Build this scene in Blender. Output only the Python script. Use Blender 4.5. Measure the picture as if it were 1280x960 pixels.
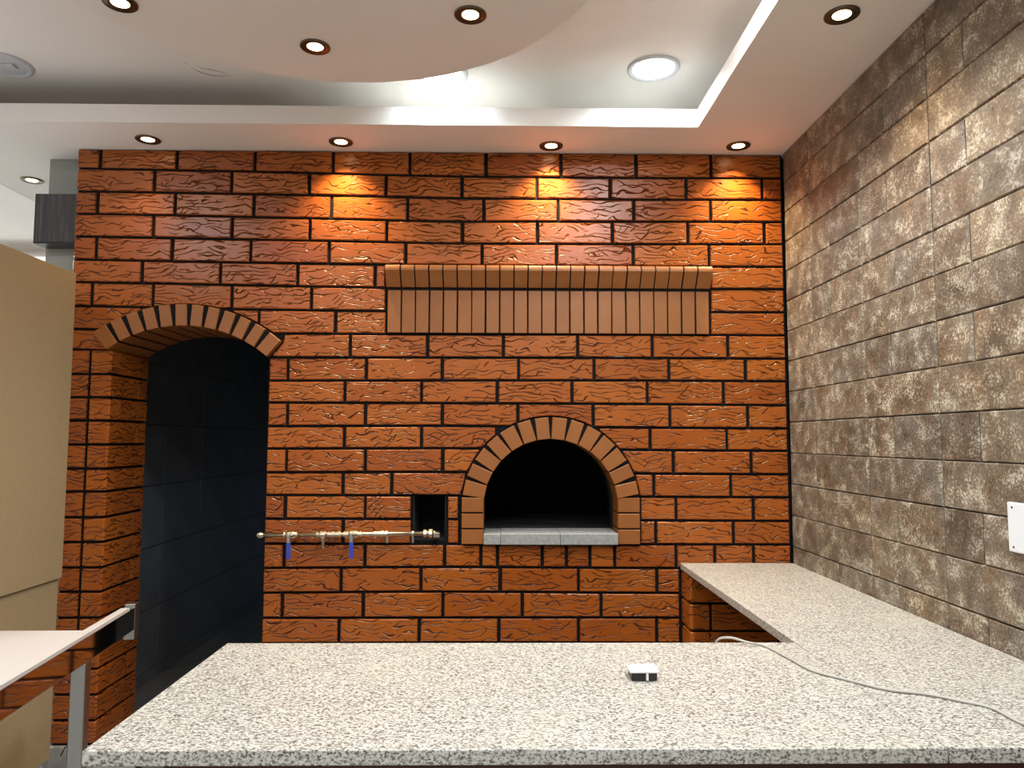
import bpy, bmesh, math, random
from mathutils import Matrix, Vector
random.seed(7)
for o in list(bpy.data.objects): bpy.data.objects.remove(o)
SC = bpy.context.scene
COL = SC.collection
PI = math.pi

# ------------------------------------------------------------------ camera
YAW, PITCH, ROLL, FPX, CAMZ = -0.0144, 0.07532, 0.00264, 921.2, 1.404
cam_d = bpy.data.cameras.new('camera'); cam = bpy.data.objects.new('camera', cam_d); COL.objects.link(cam)
cam_d.sensor_width = 36.0; cam_d.lens = FPX / 1280 * 36.0; cam_d.clip_start = 0.02
cam.matrix_world = (Matrix.Translation((0, 0, CAMZ)) @ Matrix.Rotation(YAW, 4, 'Z')
                    @ Matrix.Rotation(PI/2 + PITCH, 4, 'X') @ Matrix.Rotation(ROLL, 4, 'Z'))
SC.camera = cam

# ------------------------------------------------------------------ world, exposure
wd = bpy.data.worlds.new('world'); SC.world = wd; wd.use_nodes = True
wd.node_tree.nodes['Background'].inputs[0].default_value = (1.0, 0.965, 0.91, 1)
wd.node_tree.nodes['Background'].inputs[1].default_value = 0.38
SC.view_settings.view_transform = 'Standard'; SC.view_settings.look = 'None'
SC.view_settings.exposure = 0.4; SC.view_settings.gamma = 1.0; SC.view_settings.use_curve_mapping = False
LED_W, SPOT_W = 13.0, 30.0

# ------------------------------------------------------------------ pixel -> place
def ray(u, v):
    u -= 640; v -= 480
    c, s = math.cos(ROLL), math.sin(ROLL); u, v = c*u + s*v, -s*u + c*v
    x, y, z = u/FPX, 1.0, -v/FPX
    c, s = math.cos(PITCH), math.sin(PITCH); y, z = c*y - s*z, s*y + c*z
    c, s = math.cos(YAW), math.sin(YAW); x, y = c*x - s*y, s*x + c*y
    return x, y, z
def at(u, v, X=None, Y=None, Z=None):
    x, y, z = ray(u, v)
    t = X/x if X is not None else (Y/y if Y is not None else (Z - CAMZ)/z)
    return Vector((x*t, y*t, z*t + CAMZ))

# ------------------------------------------------------------------ scene constants (metres)
WY = 3.07            # face of the brick wall
XL, XR = -1.798, 1.204
ZC = 2.63            # soffit
ZT = 2.82            # tray ceiling

# ------------------------------------------------------------------ materials
def new_mat(name):
    m = bpy.data.materials.new(name); m.use_nodes = True
    nt = m.node_tree; b = nt.nodes['Principled BSDF']
    return m, nt, b
def plain(name, col, rough=0.5, metal=0.0, spec=0.5, noise=0.0, nscale=30, bump=0.0, emit=None, estr=0):
    m, nt, b = new_mat(name)
    b.inputs['Base Color'].default_value = (*col, 1); b.inputs['Roughness'].default_value = rough
    b.inputs['Metallic'].default_value = metal; b.inputs['Specular IOR Level'].default_value = spec
    if noise or bump:
        tc = nt.nodes.new('ShaderNodeTexCoord'); n = nt.nodes.new('ShaderNodeTexNoise')
        n.inputs['Scale'].default_value = nscale; n.inputs['Detail'].default_value = 5
        nt.links.new(tc.outputs['Object'], n.inputs['Vector'])
        if noise:
            r = nt.nodes.new('ShaderNodeValToRGB')
            r.color_ramp.elements[0].position = .3; r.color_ramp.elements[1].position = .7
            r.color_ramp.elements[0].color = (*[c*(1-noise) for c in col], 1)
            r.color_ramp.elements[1].color = (*[min(1, c*(1+noise)) for c in col], 1)
            nt.links.new(n.outputs['Fac'], r.inputs['Fac']); nt.links.new(r.outputs['Color'], b.inputs['Base Color'])
        if bump:
            bp = nt.nodes.new('ShaderNodeBump'); bp.inputs['Strength'].default_value = bump; bp.inputs['Distance'].default_value = .003
            nt.links.new(n.outputs['Fac'], bp.inputs['Height']); nt.links.new(bp.outputs['Normal'], b.inputs['Normal'])
    if emit:
        b.inputs['Emission Color'].default_value = (*emit, 1); b.inputs['Emission Strength'].default_value = estr
    return m
class N:                                    # small node helper
    def __init__(s, nt): s.nt = nt
    def add(s, t, **k):
        n = s.nt.nodes.new(t)
        for a, v in k.items(): setattr(n, a, v)
        return n
    def math(s, op, a, b=None, c=None, clamp=False):
        n = s.add('ShaderNodeMath', operation=op, use_clamp=clamp)
        for i, x in enumerate((a, b, c)):
            if x is None: continue
            if isinstance(x, (int, float)): n.inputs[i].default_value = x
            else: s.nt.links.new(x, n.inputs[i])
        return n.outputs[0]
    def mapping(s, vec, scale=(1,1,1), rot=(0,0,0), loc=(0,0,0)):
        n = s.add('ShaderNodeMapping'); n.inputs['Scale'].default_value = scale; n.inputs['Rotation'].default_value = rot
        n.inputs['Location'].default_value = loc; s.nt.links.new(vec, n.inputs['Vector']); return n.outputs[0]
    def noise(s, vec, scale=1, detail=2, rough=.5, dist=0):
        n = s.add('ShaderNodeTexNoise'); n.inputs['Scale'].default_value = scale; n.inputs['Detail'].default_value = detail
        n.inputs['Roughness'].default_value = rough; n.inputs['Distortion'].default_value = dist
        s.nt.links.new(vec, n.inputs['Vector']); return n.outputs['Fac']
    def ramp(s, fac, stops, interp='LINEAR'):
        n = s.add('ShaderNodeValToRGB'); r = n.color_ramp; r.interpolation = interp
        while len(r.elements) < len(stops): r.elements.new(.5)
        for e, (p, c) in zip(r.elements, stops):
            e.position = p; e.color = (*c, 1) if len(c) == 3 else c
        s.nt.links.new(fac, n.inputs['Fac']); return n.outputs['Color']
    def mix(s, fac, a, b, mode='MIX'):
        n = s.add('ShaderNodeMix', data_type='RGBA', blend_type=mode)
        for i, x in ((0, fac), (6, a), (7, b)):
            if isinstance(x, (int, float)): n.inputs[i].default_value = x
            elif isinstance(x, tuple): n.inputs[i].default_value = (*x, 1)
            else: s.nt.links.new(x, n.inputs[i])
        return n.outputs[2]
    def rnd_vec(s, k=40):                   # object coordinates shifted per object
        tc = s.add('ShaderNodeTexCoord'); oi = s.add('ShaderNodeObjectInfo')
        v = s.add('ShaderNodeVectorMath', operation='MULTIPLY_ADD')
        s.nt.links.new(oi.outputs['Random'], v.inputs[0]); v.inputs[1].default_value = (k, k*.7, k*1.3)
        s.nt.links.new(tc.outputs['Object'], v.inputs[2]); return v.outputs[0], oi.outputs['Random']

def brick_mat():
    m, nt, b = new_mat('glazed_brick'); n = N(nt)
    vec, rnd = n.rnd_vec()
    def groove(k, rot, nsc, amp, w, mscale, mthr, off):      # wavy, roughly level lines, broken up by a mask
        v = n.mapping(vec, (1, 1, 1), rot, (off, off, off))
        sx = n.add('ShaderNodeSeparateXYZ'); nt.links.new(v, sx.inputs[0])
        f = n.noise(n.mapping(v, nsc), 1, .8, .4, 0)
        ph = n.math('ADD', n.math('MULTIPLY', sx.outputs['Z'], k), n.math('MULTIPLY', f, amp))
        g = n.math('DIVIDE', n.math('ABSOLUTE', n.math('SUBTRACT', n.math('FRACT', ph), .5)), w, clamp=True)
        m_ = n.noise(n.mapping(v, mscale, loc=(9, 3, off)), 1, .5, .5, 0)
        m_ = n.math('MULTIPLY', n.math('SUBTRACT', mthr, m_), 12, clamp=True)
        return n.math('SUBTRACT', 1, n.math('MULTIPLY', n.math('SUBTRACT', 1, g), m_))
    g1 = groove(52, (0, .03, 0), (13, 13, 20), 3.2, .12, (10, 10, 55), .55, 0)
    g2 = groove(46, (0, .70, 0), (15, 15, 15), 2.0, .11, (24, 24, 24), .39, 5.3)
    g3 = groove(40, (0, -.20, 0), (13, 13, 18), 2.8, .10, (13, 13, 42), .47, 11.7)
    h = n.math('MULTIPLY', n.math('MULTIPLY', g1, g2), g3)
    big = n.noise(n.mapping(vec, (5, 5, 9)), 1, 3)
    tone = n.ramp(rnd, [(0, (.265, .058, .008)), (.35, (.325, .078, .010)), (.7, (.36, .093, .012)), (1, (.29, .066, .009))])
    tone = n.mix(n.math('MULTIPLY', n.math('SUBTRACT', big, .35), .9, clamp=True), tone, (.39, .115, .016))
    col = n.mix(h, (.095, .017, .004), tone)
    nt.links.new(col, b.inputs['Base Color'])
    b.inputs['Roughness'].default_value = .28; b.inputs['Specular IOR Level'].default_value = .36
    fine = n.noise(vec, 180, 2)
    hh = n.math('ADD', h, n.math('MULTIPLY', fine, .06))
    bp = n.add('ShaderNodeBump'); bp.inputs['Strength'].default_value = 1.0; bp.inputs['Distance'].default_value = .0095
    nt.links.new(hh, bp.inputs['Height']); nt.links.new(bp.outputs['Normal'], b.inputs['Normal'])
    return m
def smooth_brick_mat():
    m, nt, b = new_mat('smooth_brick'); n = N(nt)
    vec, rnd = n.rnd_vec()
    f = n.noise(vec, 14, 4, .6)
    c = n.ramp(rnd, [(0, (.245, .076, .011)), (.5, (.28, .091, .014)), (1, (.26, .082, .012))])
    c = n.mix(n.math('MULTIPLY', n.math('SUBTRACT', f, .45), 1.1, clamp=True), c, (.32, .118, .024))
    nt.links.new(c, b.inputs['Base Color']); b.inputs['Roughness'].default_value = .5
    bp = n.add('ShaderNodeBump'); bp.inputs['Strength'].default_value = .15; bp.inputs['Distance'].default_value = .002
    nt.links.new(n.noise(vec, 160, 3), bp.inputs['Height']); nt.links.new(bp.outputs['Normal'], b.inputs['Normal'])
    return m
def stone_tile_mat():
    m, nt, b = new_mat('stone_look_tile'); n = N(nt)
    v0, rnd = n.rnd_vec(60)
    at_ = n.add('ShaderNodeAttribute'); at_.attribute_name = 'block'                 # each moulded block has its own patch of stone
    va = n.add('ShaderNodeVectorMath', operation='MULTIPLY_ADD'); nt.links.new(at_.outputs['Fac'], va.inputs[0]); va.inputs[1].default_value = (17, 11, 23)
    nt.links.new(v0, va.inputs[2]); vec = va.outputs[0]
    broad = n.noise(n.mapping(vec, (5, 6, 7)), 1, 4, .6, .3)
    blot = n.noise(n.mapping(vec, (13, 16, 18)), 1, 6, .62, .2)
    fine = n.noise(vec, 150, 4, .7, .1)
    warm = n.noise(n.mapping(vec, (7, 7, 6), loc=(4, 4, 4)), 1, 3, .5)
    base = n.ramp(broad, [(.3, (.105, .076, .052)), (.5, (.175, .130, .090)), (.7, (.185, .158, .128))])
    base = n.mix(n.math('MULTIPLY', n.math('SUBTRACT', warm, .52), 3.2, clamp=True), base, (.21, .13, .068))
    k = n.math('ADD', n.math('MULTIPLY', blot, .48), n.math('MULTIPLY', fine, .52))
    col = n.mix(n.math('MULTIPLY', n.math('SUBTRACT', k, .51), 10.0, clamp=True), base, (.50, .445, .35))
    col = n.mix(n.math('MULTIPLY', n.math('SUBTRACT', .47, k), 9.0, clamp=True), col, (.065, .047, .033))
    wn = n.add('ShaderNodeTexWhiteNoise', noise_dimensions='2D'); cx = n.add('ShaderNodeCombineXYZ')
    nt.links.new(rnd, cx.inputs[0]); nt.links.new(at_.outputs['Fac'], cx.inputs[1]); nt.links.new(cx.outputs[0], wn.inputs['Vector'])
    col = n.mix(1.0, col, n.ramp(wn.outputs['Value'], [(0, (.74, .72, .70)), (.5, (1, 1, 1)), (1, (1.22, 1.16, 1.05))]), 'MULTIPLY')
    nt.links.new(col, b.inputs['Base Color'])
    b.inputs['Roughness'].default_value = .48
    bp = n.add('ShaderNodeBump'); bp.inputs['Strength'].default_value = .55; bp.inputs['Distance'].default_value = .004
    nt.links.new(k, bp.inputs['Height']); nt.links.new(bp.outputs['Normal'], b.inputs['Normal'])
    return m
def granite_mat():
    m, nt, b = new_mat('speckled_granite'); n = N(nt)
    tc = n.add('ShaderNodeTexCoord'); vec = tc.outputs['Object']
    f1 = n.noise(n.mapping(vec, (175, 260, 215)), 1, 3, .55, .5)
    f2 = n.noise(n.mapping(vec, (330, 260, 300), loc=(7, 3, 1)), 1, 2, .5, .2)
    f3 = n.noise(n.mapping(vec, (6, 6, 6)), 1, 3)
    c = n.ramp(f1, [(.36, (.10, .095, .085)), (.44, (.26, .245, .215)), (.50, (.52, .495, .44)), (.63, (.63, .61, .56))])
    c = n.mix(n.ramp(f2, [(.30, (1, 1, 1)), (.38, (0, 0, 0))]), c, (.11, .105, .095))
    c = n.mix(n.math('MULTIPLY', n.math('SUBTRACT', f3, .52), 1.4, clamp=True), c, (.56, .525, .41))
    nt.links.new(c, b.inputs['Base Color']); b.inputs['Roughness'].default_value = .32
    return m
def wood_mat():
    m, nt, b = new_mat('dark_wood_laminate'); n = N(nt)
    tc = n.add('ShaderNodeTexCoord')
    f = n.noise(n.mapping(tc.outputs['Object'], (130, 130, 3)), 1, 5, .6)
    c = n.ramp(f, [(.3, (.018, .015, .016)), (.55, (.05, .043, .045)), (.72, (.12, .105, .105))])
    nt.links.new(c, b.inputs['Base Color']); b.inputs['Roughness'].default_value = .45
    return m
M = dict(
    brick=brick_mat(), sbrick=smooth_brick_mat(), tile=stone_tile_mat(), granite=granite_mat(), wood=wood_mat(),
    mortar=plain('black_mortar', (.006, .007, .008), .85, spec=.15, noise=.5, nscale=120, bump=.6),
    plaster=plain('ceiling_plaster', (.82, .765, .71), .85, noise=.025, nscale=3),
    crack=plain('crack_line', (.30, .26, .24), .9),  # grey-brown tone of the scuffed, cracked plaster
    bronze=plain('bronze_ring', (.14, .105, .07), .3, .9),
    white=plain('white_plastic', (.78, .79, .80), .35),
    whitemetal=plain('white_enamel', (.70, .74, .80), .35),
    black=plain('black_plastic', (.012, .012, .013), .4),
    warm=plain('warm_lens', (1, .9, .7), .4, emit=(1, .80, .45), estr=7),
    cool=plain('cool_lens', (1, 1, 1), .4, emit=(.80, .95, 1), estr=2.6),
    offlens=plain('unlit_lens', (.55, .55, .56), .3),
    soot=plain('soot', (.012, .011, .010), .95, noise=.4, nscale=9),
    greystone=plain('grey_hearth_stone', (.30, .31, .30), .7, noise=.2, nscale=60, bump=.3),
    concrete=plain('concrete', (.27, .265, .25), .85, noise=.25, nscale=25, bump=.4),
    floor=plain('floor_tile', (.34, .335, .325), .45, noise=.12, nscale=6),
    darktile=plain('dark_wall_tile', (.24, .24, .245), .3, noise=.12, nscale=4),
    darkgrout=plain('dark_grout', (.02, .02, .022), .8),
    marble=plain('grey_marble', (.30, .30, .27), .22, noise=.12, nscale=5),
    hardboard=plain('tan_hardboard', (.37, .275, .155), .75, noise=.06, nscale=90, bump=.1),
    steel=plain('polished_steel', (.62, .60, .57), .05, 1.0),
    steelb=plain('brushed_steel', (.50, .49, .46), .32, 1.0),
    board=plain('white_board', (.60, .565, .55), .4),
    brass=plain('aged_nickel_brass', (.62, .55, .42), .28, 1.0),
    blue=plain('blue_handle', (.03, .06, .42), .4),
    maroon=plain('dark_red_panel', (.07, .018, .012), .5),
    cord=plain('grey_cable', (.42, .40, .36), .5),
    wallpaint=plain('far_wall_paint', (.78, .77, .74), .8),
)

# ------------------------------------------------------------------ object helpers
def link(name, me, mat=None, parent=None, loc=(0, 0, 0)):
    o = bpy.data.objects.new(name, me); COL.objects.link(o); o.location = loc
    if mat is not None and me is not None and not me.materials: me.materials.append(mat)
    if parent is not None: o.parent = parent
    return o
def finish(bm, name, mat, parent=None, loc=(0, 0, 0), smooth=False):
    bmesh.ops.recalc_face_normals(bm, faces=bm.faces)
    me = bpy.data.meshes.new(name); bm.to_mesh(me); bm.free()
    if smooth:
        for p in me.polygons: p.use_smooth = True
    return link(name, me, mat, parent, loc)
def centre(o):                               # put the origin at the middle of the mesh
    me = o.data; n = len(me.vertices)
    lo = Vector([min(v.co[i] for v in me.vertices) for i in range(3)]); hi = Vector([max(v.co[i] for v in me.vertices) for i in range(3)])
    c = (lo + hi)/2; me.transform(Matrix.Translation(-c)); o.location = Vector(o.location) + c
    return o
def thing(name, label, cat, loc=(0, 0, 0), group=None, rotz=0):
    o = bpy.data.objects.new(name, None); COL.objects.link(o); o.location = loc; o.rotation_euler = (0, 0, rotz)
    o.empty_display_size = .05
    return tag(o, label, cat, group)
def tag(o, label, cat, group=None):
    o['label'] = label; o['category'] = cat
    if group: o['group'] = group
    return o
def structure(o, label=None):
    o['kind'] = 'structure'
    if label: o['label'] = label
    return o
def box(bm, x0, x1, y0, y1, z0, z1, bev=0.0):
    vs = [bm.verts.new(p) for p in ((x0,y0,z0),(x1,y0,z0),(x1,y1,z0),(x0,y1,z0),(x0,y0,z1),(x1,y0,z1),(x1,y1,z1),(x0,y1,z1))]
    fs = [bm.faces.new([vs[i] for i in f]) for f in ((0,3,2,1),(4,5,6,7),(0,1,5,4),(1,2,6,5),(2,3,7,6),(3,0,4,7))]
    if bev:
        es = set(e for f in fs for e in f.edges)
        bmesh.ops.bevel(bm, geom=list(es), offset=bev, segments=2, affect='EDGES', profile=.5)
    return vs
def boxobj(name, b, mat, parent=None, bev=0.0, loc=(0, 0, 0)):
    bm = bmesh.new(); box(bm, *b, bev=bev); return finish(bm, name, mat, parent, loc)
def inset(poly, d):                          # polygon offset inwards (counter-clockwise input)
    n = len(poly); out = []
    for i in range(n):
        p, q, r = Vector(poly[i-1]), Vector(poly[i]), Vector(poly[(i+1) % n])
        a = (q-p); b = (r-q)
        if a.length < 1e-7 or b.length < 1e-7: out.append(q); continue
        a.normalize(); b.normalize()
        na, nb = Vector((-a.y, a.x)), Vector((-b.y, b.x))
        k = 1 + na.dot(nb)
        off = (na+nb)/max(k, .35)
        out.append(q + off*d)
    return out
def area(poly): return .5*sum(poly[i-1][0]*poly[i][1] - poly[i][0]*poly[i-1][1] for i in range(len(poly)))
def prism_y(bm, poly, yf, yb, ch=.0025):     # polygon in (x,z), front at yf, chamfered front edge
    if area(poly) < 0: poly = poly[::-1]
    ins = inset(poly, ch)
    A = [bm.verts.new((p[0], yf, p[1])) for p in ins]
    B = [bm.verts.new((p[0], yf+ch, p[1])) for p in poly]
    C = [bm.verts.new((p[0], yb, p[1])) for p in poly]
    n = len(poly)
    bm.faces.new(A); bm.faces.new(C[::-1])
    for i in range(n):
        j = (i+1) % n
        bm.faces.new((A[i], B[i], B[j], A[j])); bm.faces.new((B[i], C[i], C[j], B[j]))
def lathe(bm, prof, n=24, ctr=(0, 0, 0), axis='Z', cap=True):   # prof: (r, h)
    rings = []
    for r, h in prof:
        ring = []
        for i in range(n):
            a = 2*PI*i/n; c, s = r*math.cos(a), r*math.sin(a)
            p = {'Z': (c, s, h), 'Y': (c, h, s), 'X': (h, c, s)}[axis]
            ring.append(bm.verts.new([p[k]+ctr[k] for k in range(3)]))
        rings.append(ring)
    for a, b in zip(rings, rings[1:]):
        for i in range(n): bm.faces.new((a[i], a[(i+1) % n], b[(i+1) % n], b[i]))
    if cap: bm.faces.new(rings[0][::-1]); bm.faces.new(rings[-1])
def smooth_path(pts, k=6):
    P = [Vector(p) for p in pts]; out = []
    for i in range(len(P)-1):
        a, b, c, d = P[max(i-1, 0)], P[i], P[i+1], P[min(i+2, len(P)-1)]
        for j in range(k):
            t = j/k
            out.append(.5*((2*b) + (c-a)*t + (2*a-5*b+4*c-d)*t*t + (3*b-a-3*c+d)*t**3))
    out.append(P[-1]); return out
def tube(bm, pts, r, n=8):
    rings = []
    for i, p in enumerate(pts):
        d = (pts[min(i+1, len(pts)-1)] - pts[max(i-1, 0)]).normalized()
        up = Vector((0, 0, 1)) if abs(d.z) < .9 else Vector((1, 0, 0))
        a = d.cross(up).normalized(); b = d.cross(a)
        rings.append([bm.verts.new(p + a*r*math.cos(2*PI*k/n) + b*r*math.sin(2*PI*k/n)) for k in range(n)])
    for A, B in zip(rings, rings[1:]):
        for k in range(n): bm.faces.new((A[k], A[(k+1) % n], B[(k+1) % n], B[k]))
    bm.faces.new(rings[0][::-1]); bm.faces.new(rings[-1])
def fill_with_holes(loops, to3d):            # flat polygon with holes
    bm = bmesh.new(); es = []
    for lp in loops:
        vs = [bm.verts.new(to3d(*p)) for p in lp]
        es += [bm.edges.new((vs[i-1], vs[i])) for i in range(len(vs))]
    bmesh.ops.triangle_fill(bm, edges=es, use_beauty=True, use_dissolve=False)
    return bm

# ================================================================== ARCH GEOMETRY
# doorway: segmental arch ; oven: half round arch
d_in = [at(136, 437.5, Y=WY), at(235.5, 408, Y=WY), at(335, 446, Y=WY)]
d_out = [at(119.6, 416, Y=WY), at(237, 381.6, Y=WY), at(352.7, 427, Y=WY)]
def circ(a, b, c):
    ax, ay, bx, by, cx, cy = a.x, a.z, b.x, b.z, c.x, c.z
    d = 2*(ax*(by-cy)+bx*(cy-ay)+cx*(ay-by))
    ux = ((ax*ax+ay*ay)*(by-cy)+(bx*bx+by*by)*(cy-ay)+(cx*cx+cy*cy)*(ay-by))/d
    uy = ((ax*ax+ay*ay)*(cx-bx)+(bx*bx+by*by)*(ax-cx)+(cx*cx+cy*cy)*(bx-ax))/d
    return ux, uy, math.hypot(ax-ux, ay-uy)
DCI, DCO = circ(*d_in), circ(*d_out)
DL, DR = -1.621, -.975                        # doorway jambs
oc = at(688.3, 632.5, Y=WY); OX, OZ = oc.x, oc.z
ORI, ORO = .2765, .366
OB = at(688, 680.5, Y=WY).z                   # bottom of the oven jamb bricks
HX0, HX1 = at(515.6, 640, Y=WY).x, at(557, 640, Y=WY).x
HZ0, HZ1 = at(535, 676, Y=WY).z, at(535, 618.5, Y=WY).z

# ================================================================== STRUCTURE
# ---- back wall (black pointing behind the bricks), doorway, oven mouth and flue hole cut through
MY = WY + .011; WB = 3.40
door_arc = []
zl = DCI[1] + math.sqrt(max(0, (DCI[2]+.006)**2 - (DL-.012-DCI[0])**2)); zr = DCI[1] + math.sqrt(max(0, (DCI[2]+.006)**2 - (DR+.004-DCI[0])**2))
a0, a1 = math.atan2(zl-DCI[1], DL-.012-DCI[0]), math.atan2(zr-DCI[1], DR+.004-DCI[0])
for i in range(15):
    a = a0 + (a1-a0)*i/14; door_arc.append((DCI[0]+(DCI[2]+.006)*math.cos(a), DCI[1]+(DCI[2]+.006)*math.sin(a)))
outer = [(XL+.002, 0), (DL-.012, 0)] + door_arc + [(DR+.004, 0), (XR, 0), (XR, ZC), (XL+.002, ZC)]
oven_loop = [(OX-ORI-.006, OB-.01)] + [(OX-(ORI+.006)*math.cos(PI*i/20), OZ+(ORI+.006)*math.sin(PI*i/20)) for i in range(21)] + [(OX+ORI+.006, OB-.01)]
hole_loop = [(HX0-.003, HZ0), (HX0-.003, HZ1), (HX1+.003, HZ1), (HX1+.003, HZ0)]
bm = fill_with_holes([outer, oven_loop, hole_loop], lambda x, z: (x, MY, z))
r = bmesh.ops.extrude_face_region(bm, geom=list(bm.faces))
bmesh.ops.translate(bm, verts=[v for v in r['geom'] if isinstance(v, bmesh.types.BMVert)], vec=(0, WB-MY, 0))
wall_back = structure(finish(bm, 'wall_back', M['mortar']), 'brick wall with black pointing, arched doorway and oven mouth')
PLZ = at(100, 931, Y=WY).z

def wall_part(bm, name, mat):
    return centre(finish(bm, name, mat, wall_back))
for a, b in ((XL, DL), (DR, XR)):             # concrete kerb under the bricks
    bm = bmesh.new(); box(bm, a, b-.001, WY-.015, MY, 0, PLZ-.004, .004); wall_part(bm, 'kerb', M['concrete'])

# ---- brick courses, read off the photograph as lines on the wall plane
XS = [100, 330, 560, 780, 985]
J = [[185.6,188.4,193,195,194],[210,214.5,220.3,222,222.6],[238.7,242.4,247.5,249.4,249.8],[266.8,271.3,277,277,277.4],
     [295.3,299.5,304.3,305.3,305.3],[324.4,328.7,331.5,333,333.6],[352.5,357,361,361,361.3],[382.2,387.3,389.5,390,390.3],
     [410.9,416.9,418,418,419.4],[436.6,446.9,447,447.3,448.4],[467,475.9,475.6,475.5,476.6],[496,503.2,504,505,506.8],
     [526,532.8,532.2,534.5,535.7],[556,561,560.3,562.5,563.8],[586,590.6,590,592,593.1],[615,619.1,619.5,621,621.9],
     [647,648.6,649,650.5,651.5],[678,679.8,680.3,680.5,681],[710,710.3,708.8,710.3,711],[740,741.3,739.6,741.3,742],
     [772,772.8,772.3,772.2,773],[804,804.5,803.5,804,805],[836,836,836,836,836],[868,868,868,868,868],[900,900,900,900,900],[931,931,931,931,931]]
E_, D_ = 92, 327                               # placeholders: wall end, doorway edge
LE = 483.2; RE = 887.6                         # ends of the ledge
ROWS = [
 [[-1,125.2,221.2,319,416.5,512.5,607.4,701.2,795.6,889.1,-2]],
 [[-1,192.8,289.7,386.5,482.5,577.4,671,763,858.2,953.4,-2]],
 [[-1,121.5,218.8,316.9,414,509.7,604.6,697.8,792.2,888.4,-2]],
 [[-1,191.8,289.7,386.9,483.4,577.8,672,765.8,860,955.9,-2]],
 [[-1,119.6,215,313.1,411.2,507.4,602.7,696,791.6,886.5,-2]],
 [[-1,177.2,275.2,371.9,469,LE],[RE,-2]],
 [[-1,114.4,190.7,289.7,388.8,LE],[RE,-2]],
 [[-1,186,290,323.4,419.4,LE],[RE,-2]],
 [[-1,150],[325,437.8,534.3,629,721.9,815.3,910,-2]],
 [[-3,359.4,457.8,553,648.2,742.5,836.5,932.5,-2]],
 [[-3,430.6,526.8,621.6,715.3,809.1,904.8,-2]],
 [[-3,359,456.9,553,647.3,741.6,837.4,935,-2]],
 [[-3,430,526.8,620.6,668],[700,812.5,908.7,-2]],
 [[-3,357.9,456.5,553.4,620],[760,841.6,939,-2]],
 [[-3,428.4,489.7,590],[786,817.2,913.8,-2]],
 [[-3,356,456.3,515.2],[558,574.5],[799.8,845.3,942.4,-2]],
 [[-3,428.8,515.2],[558,574.5],[799.8,819.6,917.1,-2]],
 [[-3,355,456.3,555.9,601.3,622,678.2,708.2,737.8,768.4,845.3,894,942.4,-2]],
 [[-3,426.3,526.3,625.3,723.2,821.5,851]],
 [[-3,352.4,453.7,553.8,652.9,751.9,851]],
 [[-3,423.7,523.8,623.4,723.2,821.5,851]],
 [[-3,350,451,552,652,752,851]],
 [[-3,421,521,622,722,821,851]],
 [[-3,348,449,551,652,752,851]],
 [[-3,419,519,621,722,821,851]],
]
def jy(j, u):
    L = J[j]
    if u <= XS[0]: return L[0] + (u-XS[0])*(L[1]-L[0])/(XS[1]-XS[0])
    for k in range(4):
        if u <= XS[k+1]: return L[k] + (L[k+1]-L[k])*(u-XS[k])/(XS[k+1]-XS[k])
    return L[4]
HJ, VJ = .0054, .0068                          # half joint widths
def clipped(x0, x1, zb0, zb1, zt0, zt1):       # rectangle minus the two arches -> polygon list
    n = max(2, int((x1-x0)/.008)); segs = []; cur = []
    for i in range(n+1):
        t = i/n; x = x0+(x1-x0)*t; lo, hi = zb0+(zb1-zb0)*t, zt0+(zt1-zt0)*t
        dx = abs(x-OX); rr = ORO+.007
        if dx < rr and lo < OZ+rr and hi > OB-.004:
            if (lo+hi)/2 < OZ: hi = lo-1
            else: lo = max(lo, OZ+math.sqrt(rr*rr-dx*dx))
        rr = DCO[2]+.006
        if d_out[0].x-.006 < x < d_out[2].x+.006:
            arc = DCO[1]+math.sqrt(rr*rr-(x-DCO[0])**2)
            endz = -9
            if x < d_in[0].x: endz = d_out[0].z+(d_in[0].z-d_out[0].z)*(x-d_out[0].x)/(d_in[0].x-d_out[0].x) - .012
            elif x > d_in[2].x: endz = d_out[2].z+(d_in[2].z-d_out[2].z)*(d_out[2].x-x)/(d_out[2].x-d_in[2].x) - .012
            below = min(hi, endz)-lo; above = hi-max(lo, arc)
            if below > above and below > 0: hi = min(hi, endz)
            else: lo = max(lo, arc)
        if hi-lo > .006: cur.append((x, lo, hi))
        elif cur: segs.append(cur); cur = []
    if cur: segs.append(cur)
    out = []
    for s in segs:
        if len(s) < 3: continue
        full = all(abs(l-(zb0+(zb1-zb0)*(x-x0)/(x1-x0))) < 1e-6 and abs(h-(zt0+(zt1-zt0)*(x-x0)/(x1-x0))) < 1e-6 for x, l, h in s) and len(s) == n+1
        if full: out.append([(x0, zb0), (x1, zb1), (x1, zt1), (x0, zt0)])
        else: out.append([(x, l) for x, l, h in s] + [(x, h) for x, l, h in reversed(s)])
    return [p for p in out if abs(area(p)) > .0004]
def rj(a=.0012): return random.uniform(-a, a)
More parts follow.
